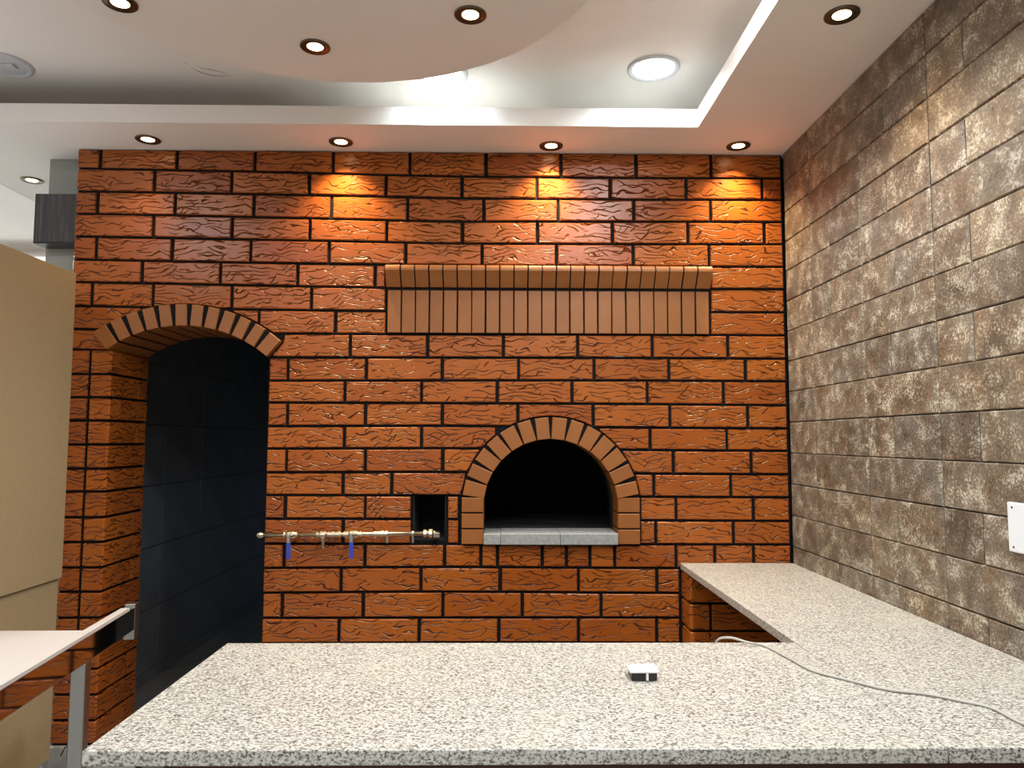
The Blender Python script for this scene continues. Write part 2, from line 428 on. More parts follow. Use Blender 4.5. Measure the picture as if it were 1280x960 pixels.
for j, runs in enumerate(ROWS):
    for run in runs:
        for a, b in zip(run, run[1:]):
            ua = {-1: 93, -3: 329}.get(a, a); ub = {-2: 984}.get(b, b)
            um = (jy(j, (ua+ub)/2) + jy(j+1, (ua+ub)/2))/2
            x0 = {-1: XL, -3: DR+.001}.get(a) if a < 0 else at(ua, um, Y=WY).x + VJ + rj()
            x1 = XR-.009 if b == -2 else at(ub, um, Y=WY).x - VJ + rj()
            zt0, zt1 = at(ua, jy(j, ua), Y=WY).z-HJ, at(ub, jy(j, ub), Y=WY).z-HJ
            zb0, zb1 = at(ua, jy(j+1, ua), Y=WY).z+HJ, at(ub, jy(j+1, ub), Y=WY).z+HJ
            if j == 0: zt0 = zt1 = ZC-.003
            for poly in clipped(x0, x1, zb0, zb1, zt0, zt1):
                bm = bmesh.new(); prism_y(bm, poly, WY+rj(.002), MY+.004, .003); wall_part(bm, 'brick', M['brick'])
# ---- left pier: front bricks and corner bricks that turn into the reveal
PJ = [436.6,467.5,496.6,525.7,555.7,586,614.7,646.8,677.8,709.6,740,772.5,804.5,836.5,868.8,901,931]
def plan_prism(bm, poly, z0, z1, ch=.003):     # polygon in plan (x,y)
    if area(poly) < 0: poly = poly[::-1]
    ins = inset(poly, ch)
    rows = [[bm.verts.new((p[0], p[1], z)) for p in P] for P, z in ((ins, z0), (poly, z0+ch), (poly, z1-ch), (ins, z1))]
    n = len(poly)
    for A, B in zip(rows, rows[1:]):
        for i in range(n): bm.faces.new((A[i], A[(i+1) % n], B[(i+1) % n], B[i]))
    bm.faces.new(rows[0][::-1]); bm.faces.new(rows[-1])
PXJ = -1.709
for k in range(len(PJ)-1):
    zt, zb = at(111, PJ[k], Y=WY).z-HJ, at(111, PJ[k+1], Y=WY).z+HJ
    bm = bmesh.new(); prism_y(bm, [(XL, zb), (PXJ-.007, zb), (PXJ-.007, zt), (XL, zt)], WY+rj(.002), MY+.004, .003); wall_part(bm, 'brick', M['brick'])
    yend = 3.392 if k % 2 == 0 else 3.30
    c = .006
    poly = [(PXJ+.007, WY), (DL-c, WY), (DL, WY+c), (DL, yend), (DL-.017, yend), (DL-.017, MY+.005), (PXJ+.007, MY+.005)]
    bm = bmesh.new(); plan_prism(bm, poly, zb, zt); wall_part(bm, 'brick', M['brick'])
    if yend < 3.35:
        bm = bmesh.new(); box(bm, DL-.017, DL-.001, yend+.011, 3.392, zb, zt, .002); wall_part(bm, 'brick', M['brick'])
# ---- doorway arch bricks
def voussoir(ci, co, aL, aR, yf, yb, wedge, name, parent, mat, f=2):
    (ix, iz, ir), (ox, oz, orr) = ci, co
    gi, go = wedge
    pi0 = [(ix+ir*math.cos(a), iz+ir*math.sin(a)) for a in (aL-gi/ir, aR+gi/ir)]
    po = [(ox+orr*math.cos(a), oz+orr*math.sin(a)) for a in (aR+go/orr, aL-go/orr)]
    bm = bmesh.new(); prism_y(bm, pi0+po, yf, yb, .002)
    return centre(finish(bm, name, mat, parent))
def ang(c, p): return math.atan2(p.z-c[1], p.x-c[0])
ND = 12
iA, iB = ang(DCI, d_in[0]), ang(DCI, d_in[2]); oA, oB = ang(DCO, d_out[0]), ang(DCO, d_out[2])
for k in range(ND):
    t0, t1 = k/ND, (k+1)/ND
    def P(c, a): return (c[0]+c[2]*math.cos(a), c[1]+c[2]*math.sin(a))
    g = .10; g2 = .17
    ii = [P(DCI, iA+(iB-iA)*(t0+g/ND)), P(DCI, iA+(iB-iA)*(t1-g/ND))]
    oo = [P(DCO, oA+(oB-oA)*(t1-g2/ND)), P(DCO, oA+(oB-oA)*(t0+g2/ND))]
    if k == 0: ii[0] = P(DCI, iA); oo[1] = P(DCO, oA)
    if k == ND-1: ii[1] = P(DCI, iB); oo[0] = P(DCO, oB)
    bm = bmesh.new(); prism_y(bm, ii+oo, WY-.024+rj(.001), 3.39, .002); wall_part(bm, 'arch_brick', M['sbrick'])
# mortar bed of the arch (recessed joints between the arch bricks)
bm = bmesh.new(); n = 24
ring = [(DCI[0]+(DCI[2]+.007)*math.cos(iA+(iB-iA)*(.01+.98*i/n)), DCI[1]+(DCI[2]+.007)*math.sin(iA+(iB-iA)*(.01+.98*i/n))) for i in range(n+1)] + \
       [(DCO[0]+(DCO[2]-.001)*math.cos(oB+(oA-oB)*(.01+.98*i/n)), DCO[1]+(DCO[2]-.001)*math.sin(oB+(oA-oB)*(.01+.98*i/n))) for i in range(n+1)]
prism_y(bm, ring, WY-.014, MY+.002, .001); wall_part(bm, 'arch_mortar', M['mortar'])

# ---- right wall: stone-look tiles 40 x 25 cm, each moulded as two short blocks over one long block
XW = 1.222
wall_right = structure(boxobj('wall_right', (XW, XW+.15, -1.2, 3.42, 0, ZC), M['darkgrout']), 'wall tiled with brown stone-look ceramic tiles')
TW, TH = .4035, .2555
tile_cache = {}
def block(bm, y0, y1, z0, z1, d, cy=.0075, c=.003):      # pillow block facing -x, sits on x=0 plane
    ins = [(y0+cy, z0+c), (y1-cy, z0+c), (y1-cy, z1-c), (y0+cy, z1-c)]; out = [(y0, z0), (y1, z0), (y1, z1), (y0, z1)]
    A = [bm.verts.new((-d, *p)) for p in ins]; B = [bm.verts.new((-d+.0042, *p)) for p in out]; C = [bm.verts.new((0, *p)) for p in out]
    bm.faces.new(A)
    lay = bm.verts.layers.float.get('block') or bm.verts.layers.float.new('block')
    for v in A+B+C: v[lay] = block.n
    block.n += .37
    for i in range(4):
        j = (i+1) % 4
        bm.faces.new((A[i], B[i], B[j], A[j])); bm.faces.new((B[i], C[i], C[j], B[j]))
def tile_mesh(w, h0, h1, kind):                # part of a full tile between heights h0..h1, width w from the near (low y) joint
    key = (round(w, 3), round(h0, 3), round(h1, 3), kind)
    if key in tile_cache: return tile_cache[key]
    bm = bmesh.new(); g = .0013; block.n = kind*.21
    bm.verts.layers.float.new('block')
    mid = TH/2; sp = {0: .60, 1: .605, 2: .59}[kind]*TW
    if h1 > mid+.01:
        lo = max(h0, mid)+.0008
        if w > sp+.03:
            block(bm, g, sp-.0022, lo, h1-g, .018); block(bm, sp+.0022, w-g, lo, h1-g, .0175)
        else: block(bm, g, w-g, lo, h1-g, .018)
    if h0 < mid-.01:
        if kind == 2 and w > .33: block(bm, g, w*.88, h0+g, min(h1, mid)-.0008, .018); block(bm, w*.88+.001, w-g, h0+g, min(h1, mid)-.0008, .0175)
        else: block(bm, g, w-g, h0+g, min(h1, mid)-.0008, .018)
    bmesh.ops.recalc_face_normals(bm, faces=bm.faces)
    c = Vector((0, w/2, (h0+h1)/2)); bmesh.ops.translate(bm, verts=bm.verts, vec=-c)
    me = bpy.data.meshes.new('tile'); bm.to_mesh(me); bm.free(); me.materials.append(M['tile'])
    tile_cache[key] = me; return me
y_edges = [3.068, 2.819]
while y_edges[-1] > -1.0: y_edges.append(y_edges[-1]-TW)
z_base = 1.479 - 6*TH
for r_ in range(-1, 11):
    z0 = z_base + r_*TH; a, b = max(z0, 0), min(z0+TH, ZC)
    if b-a < .02: continue
    for y1, y0 in zip(y_edges, y_edges[1:]):
        kind = random.choice((0, 0, 0, 1, 2))
        me = tile_mesh(y1-y0, a-z0, b-z0, kind)
        o = link('tile', me, None, wall_right, (XW-.0002+rj(.0006), (y0+y1)/2, (a+b)/2))

# ---- ceiling: soffit with two trays, raised fascias, tray ceilings, round drop
TX0, TX1, TY0, TY1 = -2.9, .768, -1.6, 2.80
SX0, SX1, SY0, SY1 = -4.4, -2.43, 3.25, 5.25
bm = fill_with_holes([[(-5, -2.2), (1.36, -2.2), (1.36, 3.42), (-1.9, 3.42), (-1.9, 6.6), (-5, 6.6)],
                      [(TX0, TY0), (TX0, TY1), (TX1, TY1), (TX1, TY0)], [(SX0, SY0), (SX0, SY1), (SX1, SY1), (SX1, SY0)]], lambda x, y: (x, y, ZC))
ceiling = structure(finish(bm, 'ceiling', M['plaster']), 'warm white plaster soffit with recessed trays')
for x0, x1, y0, y1 in ((TX0, TX1, TY0, TY1), (SX0, SX1, SY0, SY1)):
    bm = bmesh.new(); t = .014; zf = 2.702      # lip of the cove
    for b in ((x0-t, x1+t, y1, y1+t), (x0-t, x1+t, y0-t, y0), (x0-t, x0, y0, y1), (x1, x1+t, y0, y1)):
        box(bm, *b, ZC-.0005, zf)
    finish(bm, 'fascia', M['plaster'], ceiling)
    bm = bmesh.new(); c = .27                   # upper ceiling, larger than the opening, with side walls down to the soffit
    v = [bm.verts.new(p) for p in ((x0-c, y0-c, ZT), (x1+c, y0-c, ZT), (x1+c, y1+c, ZT), (x0-c, y1+c, ZT), (x0-c, y0-c, ZC+.004), (x1+c, y0-c, ZC+.004), (x1+c, y1+c, ZC+.004), (x0-c, y1+c, ZC+.004))]
    bm.faces.new(v[:4])
    for i in range(4): bm.faces.new((v[i], v[(i+1) % 4], v[4+(i+1) % 4], v[4+i]))
    finish(bm, 'tray', M['plaster'], ceiling)
ZD = 2.68; DCX, DCY, DRAD = -.51, 1.744, .82
bm = bmesh.new(); lathe(bm, [(DRAD-.002, ZD), (DRAD, ZD+.002), (DRAD, ZT)], 96, (DCX, DCY, 0)); finish(bm, 'round_drop', M['plaster'], ceiling)
bm = bmesh.new(); lathe(bm, [(.358, ZD-.045), (.36, ZD-.043), (.36, ZD)], 72, (-.56, 1.66, 0)); finish(bm, 'round_drop', M['plaster'], ceiling)
def ribbon(pts, w, name):
    P = smooth_path([at(u, v, Z=ZD-.0008) for u, v in pts], 4); bm = bmesh.new(); L = []
    for i, p in enumerate(P):
        k = w*math.sin(PI*(i+.4)/(len(P)-.2))
        L.append((bm.verts.new(p+Vector((0, k, 0))), bm.verts.new(p-Vector((0, k, 0)))))
    for a, b in zip(L, L[1:]): bm.faces.new((a[0], a[1], b[1], b[0]))
    finish(bm, name, M['crack'], ceiling)
ribbon([(226, 76), (234, 80), (243, 87), (256, 92), (272, 95), (290, 94)], .004, 'plaster_crack')
ribbon([(244, 81), (252, 85), (264, 87), (276, 90), (288, 93)], .003, 'plaster_crack')

# ---- floor, corridor behind the doorway, far walls on the left
structure(boxobj('floor', (-5, 1.36, -2.2, 7.6, -.1, 0), M['floor']), 'grey floor')
CX = -2.04
wall_corridor = structure(boxobj('wall_corridor', (CX-.075, CX-.006, 3.42, 7.4, 0, ZC), M['darkgrout']), 'dark tiled corridor wall beyond the arched doorway')
CTW, CTH = .56, .355
me = None
for i in range(7):
    for k in range(8):
        y0 = 3.40+i*CTW; z0 = k*CTH - .29; a, b = max(0, z0), min(z0+CTH, ZC)
        y0c, y1c = max(y0, 3.43), min(y0+CTW, 7.39)
        bm = bmesh.new(); box(bm, CX-.008, CX, y0c+.002, y1c-.002, a+.002, b-.002, .0015)
        centre(finish(bm, 'tile', M['darktile'], wall_corridor))
structure(boxobj('wall_corridor_end', (CX-.075, -.80, 7.401, 7.5, 0, ZC), M['darktile']), 'dark end wall of the corridor')
structure(boxobj('wall_corridor_right', (-.90, -.80, 3.41, 7.4, 0, ZC), M['darktile']), 'dark right wall of the corridor')
# added glowing sheet, out of view on the right corridor wall: dim blue fill
fill_glow_1 = structure(boxobj('fill_glow_1', (-.912, -.901, 5.80, 6.80, .08, 1.08), M['black'], bev=.003), 'added backing of the blue fill glow in the corridor')
boxobj('glow_sheet', (-.916, -.9125, 5.85, 6.75, .13, 1.03), plain('blue_fill_glow', (.3, .4, .5), .5, emit=(.42, .65, 1), estr=.13), fill_glow_1)
structure(boxobj('ceiling_corridor', (CX-.075, -.80, 3.42, 7.5, ZC+.001, ZC+.1), M['darktile']), 'dark corridor ceiling')
structure(boxobj('wall_far', (-5, CX-.125, 6.5, 6.6, 0, ZC), M['wallpaint']), 'pale far wall of the next room')
structure(boxobj('wall_left', (-5.1, -5.0, -2.2, 6.6, 0, ZC), M['wallpaint']), 'pale painted side wall')
# pillar end beside the brick face
wall_pillar = structure(boxobj('wall_pillar', (-1.99, XL-.002, 3.19, 3.42, 0, ZC-.001), M['marble'], bev=.002), 'grey marble clad pillar end beside the brick wall')

# ================================================================== LARGE THINGS
# ---- granite worktop, L shaped
t = thing('granite_worktop', 'L shaped speckled white granite worktop with grey sawn edge', 'worktop', (0, 0, .875))
bm = bmesh.new(); box(bm, -.676, .7365, 1.243, 1.877, 0, .025, .0018); finish(bm, 'slab', M['granite'], t)
bm = bmesh.new(); box(bm, .7385, XR-.001, 1.243, WY-.004, 0, .025, .0018); finish(bm, 'slab', M['granite'], t)
# ---- counter base under it
t = thing('counter_base', 'dark red counter base under the granite worktop', 'counter', (0, 0, 0))
boxobj('front_panel', (-.56, XR-.004, 1.285, 1.31, .10, .874), M['maroon'], t, .002)
boxobj('side_panel', (-.60, -.562, 1.285, 1.83, 0, .874), M['concrete'], t, .003)
boxobj('back_panel', (-.56, .74, 1.80, 1.825, .10, .874), M['maroon'], t, .002)
boxobj('plinth', (-.56, XR-.004, 1.33, 1.78, 0, .10), M['black'], t, .002)
boxobj('bracket', (-.675, -.605, 1.275, 1.30, .80, .874), M['steelb'], t, .002)
# ---- brick pier that carries the return
t = thing('brick_pier', 'short brick pier under the granite return', 'pier', (0, 0, 0))
PX0, PY = .7425, 2.94
boxobj('core', (PX0+.012, XR-.002, PY+.012, MY-.012, 0, .874), M['mortar'], t)
pz = [.872, .763, .657, .552, .447, .342, .237, .132, .02]
for k in range(len(pz)-1):
    zt, zb = pz[k]-.005, pz[k+1]+.005
    j1 = [PX0, 1.195] if k == 0 else ([PX0, .825, 1.195] if k % 2 else [PX0, 1.09, 1.195])
    for q, (a, b) in enumerate(zip(j1, j1[1:])):
        bm = bmesh.new()
        if q == 0:
            c = .012; a0_ = a
            poly = [(a0_, MY-.014), (a0_, PY+c), (a0_+.004, PY+.004), (a0_+c, PY), (b-.006, PY), (b-.006, PY+.016), (a0_+.016, PY+.016), (a0_+.016, MY-.014)]
            plan_prism(bm, poly, zb, zt, .003)
        else:
            box(bm, a+.006, b-.006, PY, PY+.016, zb, zt, .002)
        centre(finish(bm, 'brick', M['brick'], t))
# ---- appliance with hardboard sides, far left
t = thing('hardboard_cabinet', 'tall cabinet faced with tan hardboard sheets beside the brick wall', 'cabinet', (-2.03, 2.33, 0))
def rel(o, p=None): return o
boxobj('body', (-.33, .312, -.62, .585, .20, 2.055), M['whitemetal'], t, .006)
boxobj('side_sheet', (.325, .335, -.63, .590, .868, 2.06), M['hardboard'], t, .001)
boxobj('side_sheet', (.3125, .3235, -.62, .585, .195, .90), M['hardboard'], t, .0008)
boxobj('back_sheet', (-.33, .31, .586, .590, .20, 2.05), M['hardboard'], t, .001)
for x in (-.29, .275):
    for y in (-.58, .545):
        bm = bmesh.new(); box(bm, x-.03, x+.03, y-.03, y+.03, .0, .199, .004); centre(finish(bm, 'leg', M['whitemetal'], t))

# ---- stainless table with white board
t = thing('steel_table', 'stainless steel table frame carrying a white board', 'table', (-1.226, 2.567, 0), rotz=math.atan2(.123, .992))
# local: -y runs towards the viewer, -x to the left
boxobj('rail', (-.035, 0, -1.5, -.036, .768, .842), M['steel'], t, .003)
boxobj('end_post', (-.035, 0, -.034, .004, .735, .852), M['steelb'], t, .002)
boxobj('rail', (-.46, -.425, -1.5, -.036, .768, .842), M['steel'], t, .003)
boxobj('cross_bar', (-.425, -.035, -.43, -.40, .772, .80), M['steelb'], t, .002)
boxobj('cross_bar', (-.425, -.035, -1.40, -1.37, .772, .80), M['steelb'], t, .002)
for x in (-.038, -.46):
    for y in (-.395, -1.42):
        boxobj('leg', (x, x+.04, y-.02, y+.02, 0, .768), M['steelb'], t, .003)
bw = bmesh.new()
R_ = Matrix.Rotation(-math.atan2(.123, .992), 4, 'Z')
def loc(p): return R_ @ (Vector(p) - Vector((-1.226, 2.567, 0)))
c0 = loc((-1.183, 2.182, .843)); c1 = loc((-1.60, 2.182, .843))
poly = [(.004, -1.5), (.004, -.10), (-.022, -.10), (-.022, c0.y+.004), (-.47, c1.y), (-.47, -1.5)]
plan_prism(bw, poly, .8425, .854, .001); finish(bw, 'board', M['board'], t)

# ================================================================== OVEN, LEDGE
oven = thing('brick_oven', 'wood oven mouth with round brick arch and grey stone hearth', 'oven', (OX, WY, OB))
def ov(bm, name, mat, smooth=False):
    o = finish(bm, name, mat, None, (0, 0, 0), smooth); o.data.transform(Matrix.Translation((-OX, -WY, -OB))); centre(o); o.parent = oven; return o
YF = WY-.018; NV = 14; A0, A1 = PI-.108, .108
for k in range(NV):
    a0_, a1_ = A0+(A1-A0)*k/NV, A0+(A1-A0)*(k+1)/NV
    gi, go = .0022, .0085+rj(.003)
    def P(r, a, g): return (OX+r*math.cos(a+g/r), OZ+r*math.sin(a+g/r))
    poly = [P(ORI, a0_, -gi), P(ORI, a1_, gi), P(ORO, a1_, go), P(ORO, a0_, -go)]
    bm = bmesh.new(); prism_y(bm, poly, YF+rj(.0015), 3.20, .002); ov(bm, 'arch_brick', M['sbrick'])
zj = OZ + ORO*math.sin(.108) - .002
hj = (zj-OB)/3
for s in (-1, 1):
    for k in range(3):
        z1 = zj-k*hj-.003; z0 = zj-(k+1)*hj+.003
        xa, xb = sorted((OX+s*ORI, OX+s*ORO))
        bm = bmesh.new(); prism_y(bm, [(xa, z0), (xb, z0), (xb, z1), (xa, z1)], YF+rj(.0015), 3.20, .002); ov(bm, 'jamb_brick', M['sbrick'])
bm = bmesh.new(); n = 24                         # pointing between the arch bricks
ring = [(OX-(ORI+.004), OB+.004)] + [(OX-(ORI+.004)*math.cos(PI*i/n), OZ+(ORI+.004)*math.sin(PI*i/n)) for i in range(n+1)] + [(OX+ORI+.004, OB+.004), (OX+ORO-.002, OB+.004)] + \
       [(OX+(ORO-.002)*math.cos(PI*i/n), OZ+(ORO-.002)*math.sin(PI*i/n)) for i in range(n+1)] + [(OX-(ORO-.002), OB+.004)]
prism_y(bm, ring, YF+.010, WY+.009, .001); ov(bm, 'pointing', M['mortar'])
# hearth: three stone pieces
hz = at(688, 667.3, Y=WY-.03).z; hb = at(688, 681.2, Y=WY-.03).z
cuts = [OX-ORI+.001, at(626, 672, Y=WY).x, at(700, 672, Y=WY).x, OX+ORI-.001]
for k, (a, b) in enumerate(zip(cuts, cuts[1:])):
    bm = bmesh.new(); box(bm, a, b-.001, WY-.03+(.004 if k == 0 else 0), 3.24, hb, hz-(0 if k else .002), .0025); ov(bm, 'hearth_slab', M['greystone'])
bm = bmesh.new(); box(bm, OX-.45, OX+.45, 3.243, 4.2, hb-.02, hz-.004); ov(bm, 'chamber_floor', M['soot'])
bm = bmesh.new()                                 # vaulted chamber opening up behind the mouth
sec = [(3.201, ORI+.003), (3.30, ORI+.003), (3.405, .30), (3.44, .42), (3.80, .46), (4.05, .38), (4.15, .2), (4.18, .001)]
rings = [[bm.verts.new((OX-r*math.cos(PI*i/16), y, (OZ if r < .42 else OZ-.02)+r*math.sin(PI*i/16)*(.95 if y > 3.41 else 1))) for i in range(17)] for y, r in sec]
for a, b in zip(rings, rings[1:]):
    for i in range(16): bm.faces.new((a[i], a[i+1], b[i+1], b[i]))
for s in (0, 16):                                # side walls down to the hearth
    low = [bm.verts.new((rg[s].co.x, rg[s].co.y, hb)) for rg in rings]
    for i in range(len(rings)-1): bm.faces.new((rings[i][s], rings[i+1][s], low[i+1], low[i]))
ov(bm, 'chamber', M['soot'], True)
bm = bmesh.new(); box(bm, OX-.3, OX+.3, 4.185, 4.2, hb, OZ+.3); ov(bm, 'chamber_back', M['soot'])
# flue box behind the small square hole
w, h = HX1-HX0, HZ1-HZ0
bm = bmesh.new(); g = .004
o_, i_ = [(-w/2, 0), (w/2, 0), (w/2, h), (-w/2, h)], [(-w/2+g, g), (w/2-g, g), (w/2-g, h-g), (-w/2+g, h-g)]
F = [[bm.verts.new((x, y, z)) for x, z in L] for L, y in ((o_, .004), (i_, .004), (i_, .26), (o_, .262))]
for a, b in zip(F, F[1:]):
    for i in range(4): bm.faces.new((a[i], a[(i+1) % 4], b[(i+1) % 4], b[i]))
for i in range(4): bm.faces.new((F[3][i], F[3][(i+1) % 4], F[0][(i+1) % 4], F[0][i]))
bm.faces.new(F[2]); bm.faces.new(F[3])
finish(bm, 'flue_lining', M['soot'], wall_back, ((HX0+HX1)/2, WY+.012, HZ0))

# ---- ledge of nosing bricks over upright bricks
lx0, lx1 = at(484, 390, Y=WY).x, at(886.5, 390, Y=WY).x
lz0 = at(680, 417, Y=WY).z; lz1 = at(680, 364, Y=WY).z; lzt = at(680, 331, Y=WY-.05).z
ledge = thing('brick_ledge', 'decorative ledge of moulded nosing bricks over upright plain bricks', 'ledge', (lx0, WY, lz0))
def lg(bm, name, mat):
    o = finish(bm, name, mat); o.data.transform(Matrix.Translation((-lx0, -WY, -lz0))); centre(o); o.parent = ledge; return o
NB = 23; p = (lx1-lx0)/NB
bm = bmesh.new(); box(bm, lx0+.004, lx1-.004, WY, MY, lz0, lzt-.014); lg(bm, 'backing', M['mortar'])
zmid = lz1+.013
prof = [(WY+.002, zmid), (WY-.010, zmid), (WY-.024, zmid+.018), (WY-.042, zmid+.045), (WY-.055, lzt-.026)] + \
       [(WY-.055+.020-.020*math.cos(a), lzt-.020+.020*math.sin(a)) for a in (.1, .5, .9, 1.3, PI/2)] + [(WY+.002, lzt)]
for k in range(NB):
    a, b = lx0+k*p+.0028+rj(.0008), lx0+(k+1)*p-.0028+rj(.0008)
    bm = bmesh.new(); prism_y(bm, [(a, lz0+.001), (b+rj(), lz0+.001), (b, lz1), (a, lz1)], WY-.006+rj(.0008), MY-.002, .0015); lg(bm, 'upright_brick', M['sbrick'])
    bm = bmesh.new()
    if k == 0: a -= .006
    if k == NB-1: b += .006
    A = [bm.verts.new((a, y, z)) for y, z in prof]; B = [bm.verts.new((b, y, z)) for y, z in prof]
    bm.faces.new(A); bm.faces.new(B[::-1])
    for i in range(len(prof)): bm.faces.new((A[i], A[(i+1) % len(prof)], B[(i+1) % len(prof)], B[i]))
    lg(bm, 'nosing_brick', M['sbrick'])
bm = bmesh.new()                                  # black pointing of the nosing course, just inside its profile
pr = [(y+.005 if y < WY else y, z+(.003 if z < zmid+.01 else (-.004 if z > lzt-.03 else 0))) for y, z in prof]
A = [bm.verts.new((lx0+.003, y, z)) for y, z in pr]; B = [bm.verts.new((lx1-.003, y, z)) for y, z in pr]
bm.faces.new(A); bm.faces.new(B[::-1])
for i in range(len(pr)): bm.faces.new((A[i], A[(i+1) % len(pr)], B[(i+1) % len(pr)], B[i]))
lg(bm, 'pointing', M['mortar'])

# ================================================================== LAMPS
def spot(x, y, z, label, group, watts, tilt=(0, 0), size=1.85, blend=.95):
    t = thing('recessed_spotlight', label, 'spotlight', (x, y, z), group)
    bm = bmesh.new(); lathe(bm, [(.049, -.0005), (.049, -.004), (.044, -.006), (.040, -.004), (.039, -.0055), (.035, -.004), (.034, -.005), (.026, -.002)], 32, cap=False)
    finish(bm, 'ring', M['bronze'], t, smooth=True)
    bm = bmesh.new(); lathe(bm, [(.026, -.002), (.020, -.0045), (.010, -.0055), (.001, -.006)], 24, cap=False); finish(bm, 'lens', M['warm'], t, smooth=True)
    d = bpy.data.lights.new('warm_beam', 'SPOT'); d.energy = watts; d.color = (1, .72, .40); d.spot_size = size; d.spot_blend = blend; d.shadow_soft_size = .022
    l = bpy.data.objects.new('warm_beam', d); COL.objects.link(l); l.parent = t; l.location = (0, 0, -.012); l.rotation_euler = (tilt[0], tilt[1], 0)
    return t
g = 'warm recessed spotlights in the soffit'
spot(-1.455, 2.963, ZC, 'warm recessed spotlight over the brick wall end by the doorway', g, SPOT_W*.30, (-.25, .2))
spot(-.667, 2.971, ZC, 'warm recessed spotlight over bricks between doorway arch and ledge', g, SPOT_W, (.10, 0))
spot(.204, 2.994, ZC, 'warm recessed spotlight over the middle of the brick ledge', g, SPOT_W, (.10, 0))
spot(.985, 2.978, ZC, 'warm recessed spotlight in the corner of brick and tiled walls', g, SPOT_W, (.10, 0))
spot(.978, 2.026, ZC, 'warm recessed spotlight in the side soffit along the tiled wall', g, SPOT_W*.6)
spot(-2.237, 3.457, ZC, 'warm recessed spotlight in the soffit past the marble pillar', g, SPOT_W*.4)
g2 = 'warm recessed spotlights ringing the round ceiling drop'
for u, v, lb in ((394, 58, 'on the rim nearest the brick wall'), (588, 18, 'on the rim towards the lit tray corner'), (150, 3, 'on the rim towards the unlit downlight')):
    q = at(u, v, Z=ZD); spot(q.x, q.y, ZD, 'warm recessed spotlight in the round ceiling drop, '+lb, g2, SPOT_W*.5)
def downlight(x, y, label, lit=True, watts=None, group='white LED downlights in the ceiling tray'):
    t = thing('downlight', label, 'downlight', (x, y, ZT), group)
    bm = bmesh.new(); lathe(bm, [(.100, -.0005), (.099, -.006), (.090, -.010), (.084, -.008), (.080, -.004)], 48, cap=False); finish(bm, 'trim_ring', M['offlens'], t, smooth=True)
    bm = bmesh.new(); lathe(bm, [(.080, -.004), (.05, -.0055), (.02, -.006), (.001, -.006)], 40, cap=False); finish(bm, 'lens', M['cool'] if lit else M['offlens'], t, smooth=True)
    if lit:
        d = bpy.data.lights.new('white_light', 'AREA'); d.shape = 'DISK'; d.size = .155; d.energy = watts or LED_W; d.color = (.92, .97, 1.0) if watts and watts > LED_W else (.74, .91, 1.0); d.spread = PI if watts and watts > LED_W else 2.4
        l = bpy.data.objects.new('white_light', d); COL.objects.link(l); l.parent = t; l.location = (0, 0, -.012)
    else:
        boxobj('clip', (.0, .045, -.02, .02, -.014, -.005), M['offlens'], t, .003)
    return t
downlight(.576, 2.706, 'lit white downlight in the tray corner by the tiled wall', watts=LED_W*.40)
downlight(-.234, 2.766, 'lit white downlight half hidden behind the round ceiling drop', watts=LED_W*.40)
downlight(-1.893, 2.725, 'unlit round downlight with loose clip in the ceiling tray', lit=False)
lab = 'added unseen downlight further along the ceiling tray, lighting the room'
for x, y in ((.55, 1.85), (.55, .95), (.30, 0.1), (-.55, -.3), (-1.5, .1), (-2.0, 1.3)):  # added lamps out of view, put in to light counter and walls
    downlight(x, y, lab, watts=LED_W*1.12)
t = downlight(-3.12, 4.3, 'lit white downlight in the tray of the next room', watts=LED_W*5)
downlight(-3.9, 4.3, 'added unseen downlight brightening the next room', watts=LED_W*5)  # extra lamp out of view, added to brighten the next room

# ================================================================== SMALL THINGS
# ---- gas manifold on the wall
gy = WY-.035
g0, g1 = at(322.7, 669, Y=gy), at(545, 666.6, Y=gy)
man = thing('gas_manifold', 'nickel gas pipe manifold with two blue handled valves on the brick wall', 'gas pipe', (g0.x, gy, g0.z))
ax = (g1-g0); L = ax.length
man.rotation_euler = (0, -math.atan2(ax.z, ax.x), 0)
def gx(u): return (u-322.7)/(545-322.7)*L
bm = bmesh.new(); lathe(bm, [(.0085, .012), (.0085, L-.02)], 16, axis='X'); finish(bm, 'pipe', M['brass'], man, smooth=True)
bm = bmesh.new(); lathe(bm, [(.003, -.006), (.011, -.002), (.013, .006), (.013, .014), (.009, .018), (.009, .022)], 16, axis='X'); finish(bm, 'end_cap', M['brass'], man, smooth=True)
def fitting(u, w=.022, r=.013):
    bm = bmesh.new(); c = gx(u)
    lathe(bm, [(r*.7, c-w), (r, c-w), (r, c-w*.55), (r*.8, c-w*.5), (r*.8, c+w*.5), (r, c+w*.55), (r, c+w), (r*.7, c+w)], 12, axis='X')
    return finish(bm, 'fitting', M['brass'], man)
for u in (358, 369, 399, 413, 421, 433, 449, 473, 481): fitting(u, .010 if u not in (421, 473) else .016, .0135)
for u in (363.5, 441):
    c = gx(u); bm = bmesh.new(); lathe(bm, [(.012, -.020), (.016, -.010), (.016, .010), (.012, .020)], 14, (c, 0, 0), axis='X'); lathe(bm, [(.008, -.03), (.008, 0)], 10, (c, 0, 0), axis='Y')
    v = finish(bm, 'valve', M['brass'], man)
    bm = bmesh.new(); box(bm, c-.0085, c+.0085, -.036, -.031, -.092, -.026, .002); finish(bm, 'handle', M['blue'], v)
    bm = bmesh.new(); box(bm, c-.0075, c+.0075, -.037, -.030, -.028, .008, .002); finish(bm, 'handle_root', M['steelb'], v)
c = gx(404); bm = bmesh.new(); lathe(bm, [(.005, -.055), (.007, -.05), (.007, -.03), (.011, -.026), (.011, -.012), (.009, -.008)], 12, (c, 0, 0)); finish(bm, 'test_nipple', M['brass'], man)
